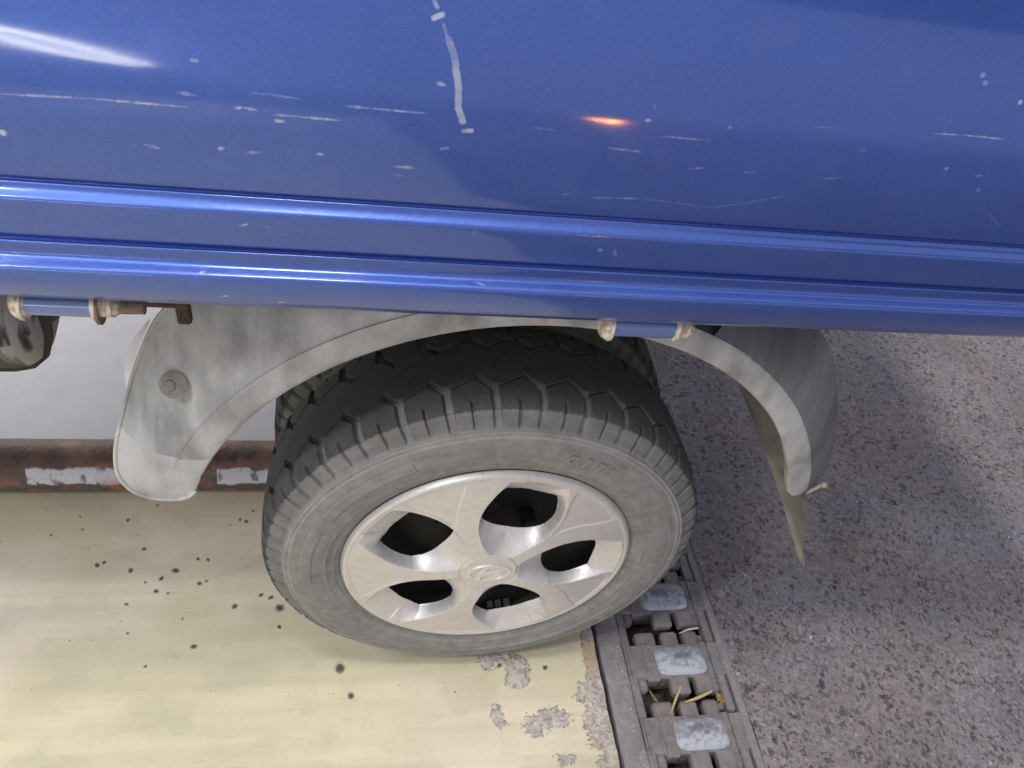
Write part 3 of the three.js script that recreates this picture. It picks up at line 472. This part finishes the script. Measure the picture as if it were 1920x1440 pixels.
  obj('clip', [box(.004, .026, .004, 0, 0, 0, .0015).rotateZ(-.75).translate(.4045, .444, -.004), new THREE.SphereGeometry(.0042, 12, 8).translate(.4125, .453, -.003)], std({ color: lin(.45, .36, .26), roughness: .7 }), guard);
}
// round dusty tank ahead of the mudguard, with its dark hanger plate
{
  const tk = group('air_tank', truck); const dm = tex(256, 256, (u, v) => { const n = fbm(u * 8, v * 8, 4, 221); return mix3([.05, .047, .045], [.36, .34, .325], sst(.3, .6, n)); });
  const pr = [[0, .02], [.03, .018], [.05, .010], [.058, .0], [.06, -.01], [.06, -.4]].map(p => new THREE.Vector2(p[0], p[1]));
  obj('shell', new THREE.LatheGeometry(pr, 56).rotateZ(-Math.PI / 2).translate(-.482, .64, -.075), std({ map: dm, roughness: .8 }), tk);
  const sh = new THREE.Shape([[-.56, .735], [-.402, .735], [-.408, .70], [-.425, .682], [-.425, .676], [-.435, .674], [-.455, .655], [-.458, .635], [-.466, .613], [-.482, .597], [-.50, .592], [-.56, .59]].map(p => new THREE.Vector2(...p)));
  obj('hanger', new THREE.ExtrudeGeometry(sh, { depth: .004, bevelEnabled: false }).translate(0, -.014, -.052), M.under, tk);
}

// ---------------------------------------------------------------- dry bits caught in the strip
{
  const straw = std({ map: tex(64, 64, (u, v) => { const k = .8 + .4 * vn(u * 6, v * 40, 231); return [.54 * k, .42 * k, .22 * k]; }), roughness: .8 });
  const pale = std({ color: lin(.68, .58, .42), roughness: .8 }), brown = std({ color: lin(.22, .16, .09), roughness: .9 });
  const stick = (pts, r, m, label) => { const c = new THREE.CatmullRomCurve3(pts.map(p => new THREE.Vector3(...p))); const g = new THREE.TubeGeometry(c, 14, r, 7); const pos = g.attributes.position; for (let i = 0; i < pos.count; i++) { const k = Math.floor(i / 8) / 14, v = new THREE.Vector3().fromBufferAttribute(pos, i), q = c.getPointAt(clamp(k)); v.sub(q).multiplyScalar(.55 + .6 * Math.sin(k * 2.6) + .1 * hash(i, 1)).add(q); pos.setXYZ(i, v.x, v.y, v.z); } g.computeVertexNormals(); const o = obj('dry_stalk', g, m); tag(o, label, 'stalk', null); };
  stick([[.376, -.008, -.041], [.392, -.006, -.046], [.412, -.005, -.048]], .0016, pale, 'short pale stalk across the gap nearest the tyre');
  stick([[.350, -.006, .077], [.373, -.004, .072], [.401, -.006, .062]], .0022, straw, 'thick yellow stalk lying crosswise in the second gap from the tyre');
  stick([[.324, -.012, .092], [.334, -.007, .075], [.350, -.004, .052]], .0018, straw, 'yellow stalk leaning upright between the fingers of the second gap');
  stick([[.300, -.016, .05], [.306, -.017, .064], [.313, -.018, .078]], .002, brown, 'dull brown twig at the left end of the second gap');
  const leaf = grid(14, 14, (a, b) => { const x = a - .5, y = b - .5, q = Math.hypot(x, y), k = 1 + .5 * (vn(Math.atan2(y, x) * 2.5, 1, 236) - .5); return [x * .019 * k / (1 + q), .011 * (fbm(a * 5, b * 5, 3, 235) - .4), y * .022 * k / (1 + q)]; }); leaf.translate(.414, -.011, .072);
  tag(obj('dead_leaf', leaf, std({ color: lin(.30, .20, .09), roughness: .9 })), 'crumpled brown leaf scrap beside the right hook of the strip', 'leaf');
}
// loose grit
{
  const g = new THREE.IcosahedronGeometry(1, 0), N = 520, im = new THREE.InstancedMesh(g, std({ color: lin(1, 1, 1), roughness: .9 }), N), m = new THREE.Matrix4(), q = new THREE.Quaternion(), e = new THREE.Euler(), c = new THREE.Color();
  for (let i = 0; i < N; i++) {
    const k = rnd(); let x, z, s, y = 0; if (k < .22) { x = .257 + .012 * (rnd() + rnd() - 1); z = rr(-.2, .5); s = rr(.0006, .0018); } else if (k < .40) { x = .452 + Math.abs(rnd() + rnd() - 1) * .05; z = rr(-.5, .5); s = rr(.0007, .0025); } else if (k < .46) { x = rr(.17, .218); z = rr(-.05, .5); s = rr(.0005, .0013); } else { x = rr(.46, 1.7); z = rr(-1.1, .6); s = rr(.0008, .0026); }
    e.set(rnd() * 6, rnd() * 6, rnd() * 6); m.compose(new THREE.Vector3(x, y + s * .3, z), q.setFromEuler(e), new THREE.Vector3(s, s * rr(.5, .9), s * rr(.7, 1.2))); im.setMatrixAt(i, m);
    const t = rnd() < .2 ? rr(.45, .75) : rr(.12, .34); im.setColorAt(i, c.setRGB(t * 1.03, t * .98, t * .97));
  }
  im.name = 'grit'; im.castShadow = im.receiveShadow = true; scene.add(im); tag(im, 'loose grit scattered over the asphalt and the iron strip', 'grit', null, 'stuff');
}
{ // dark steel canopy beyond the right edge, seen only as a dark band in the paint
  const t = thing('dark_canopy', 'dark flat steel canopy on posts out in front of the truck tail', 'canopy', [3.1, 0, 2.0]);
  obj('roof', box(3.4, .06, 1.7, 0, 3.03, 0, .01), std({ color: lin(.03, .03, .045), roughness: .7 }), t);
  for (const z of [-.7, .7]) obj('post', box(.07, 3.0, .07, 1.6, 1.5, z, .006), std({ color: lin(.06, .06, .07), roughness: .7 }), t);
}
// ---------------------------------------------------------------- lamps that the paint mirrors, and one added behind the truck
{
  const white = [1, .975, .93];
  function tubeLamp(label, pos, yaw, len, tubes, r, power) {
    const t = thing('tube_lamp', label, 'lamp', pos); t.rotation.y = yaw;
    obj('housing', box(len + .1, .05, .30, 0, .09, 0, .01), std({ color: lin(.6, .6, .6), roughness: .5 }), t);
    const glow = std({ color: lin(.8, .8, .8), emissive: new THREE.Color(...white), emissiveIntensity: power * .25 });
    for (const [y, z] of tubes) {
      obj('tube', cylX(r, r, len, 0, y, z, 16), glow, t);
      const l = new THREE.RectAreaLight(new THREE.Color(...white), power, len, 2 * r); l.position.set(0, y - r - .004, z); l.rotation.x = -Math.PI / 2 + (t.userData.lean ?? 0); l.name = 'tube_light'; t.add(l);
    }
    return t;
  }
  tubeLamp('short twin tube lamp hanging close in front of the truck', [-1.72, 2.8, 1.08], .42, .95, [[0, -.07], [0, .07]], .025, 115);
}
{ // long lit row down the lane, facing the truck
  const t = thing('tube_lamp', 'long twin row of white tubes running away along the lane', 'lamp', [-3.55, 2.25, 10.6]);
  const glow = std({ color: lin(.8, .8, .8), emissive: new THREE.Color(1, .975, .93), emissiveIntensity: 16 });
  obj('housing', box(.5, .05, 6.6, -.15, .12, 0, .01), std({ color: lin(.6, .6, .6), roughness: .5 }), t);
  for (const [x, y] of [[0, 0], [-.22, -.17]]) obj('tube', new THREE.CylinderGeometry(.026, .026, 6.2, 20).rotateX(Math.PI / 2).translate(x, y, 0), glow, t);
  for (const [x, y] of [[.03, -.015], [-.19, -.185]]) { const l = new THREE.RectAreaLight(new THREE.Color(1, .975, .93), 42, 6.2, .06); l.name = 'tube_light'; l.position.set(x, y, 0); t.add(l); l.lookAt(l.position.clone().add(new THREE.Vector3(3.2, -1.7, 0)).add(t.position)); }
}
{ // unseen lamp added on the far side to brighten the floor under the bed
  const t = thing('added_lamp', 'unseen wide lamp added on the far side to light the floor under the truck', 'lamp', [-2.3, 1.55, -3.4]);
  obj('housing', box(1.9, .4, .06, 0, 0, -.04, .01), std({ color: lin(.6, .6, .6), roughness: .5 }), t);
  obj('diffuser', box(1.8, .3, .012, 0, 0, 0, .004), std({ color: lin(.8, .8, .8), emissive: new THREE.Color(1, .98, .93), emissiveIntensity: 8 }), t);
  const l = new THREE.RectAreaLight(new THREE.Color(1, .98, .93), 45, 1.8, .3); l.name = 'added_light'; l.position.set(0, 0, .02); t.add(l);
  t.lookAt(-.5, .1, -.5);  l.rotation.y = Math.PI;
}
{
  const t = thing('amber_marker_lamp', 'small amber lamp with three bulbs on a short post facing the truck', 'lamp', [.63, 0, 2.1]);
  obj('post', [new THREE.CylinderGeometry(.02, .025, .87, 20).translate(0, .435, 0), box(.14, .09, .05, 0, .905, .02, .01)], std({ color: lin(.05, .05, .05), roughness: .6 }), t);
  const glow = std({ color: lin(.8, .3, .05), emissive: new THREE.Color(1, .36, .04), emissiveIntensity: 260 });
  for (const [x, y] of [[-.035, .91], [.012, .893], [.03, .915]]) { obj('bulb', new THREE.SphereGeometry(.010, 16, 10).translate(x, y, -.01), glow, t); }
  const l = new THREE.PointLight(new THREE.Color(1, .3, .04), .05); l.position.set(0, .905, -.03); l.name = 'amber_light'; t.add(l);
}
renderer.render(scene, camera);
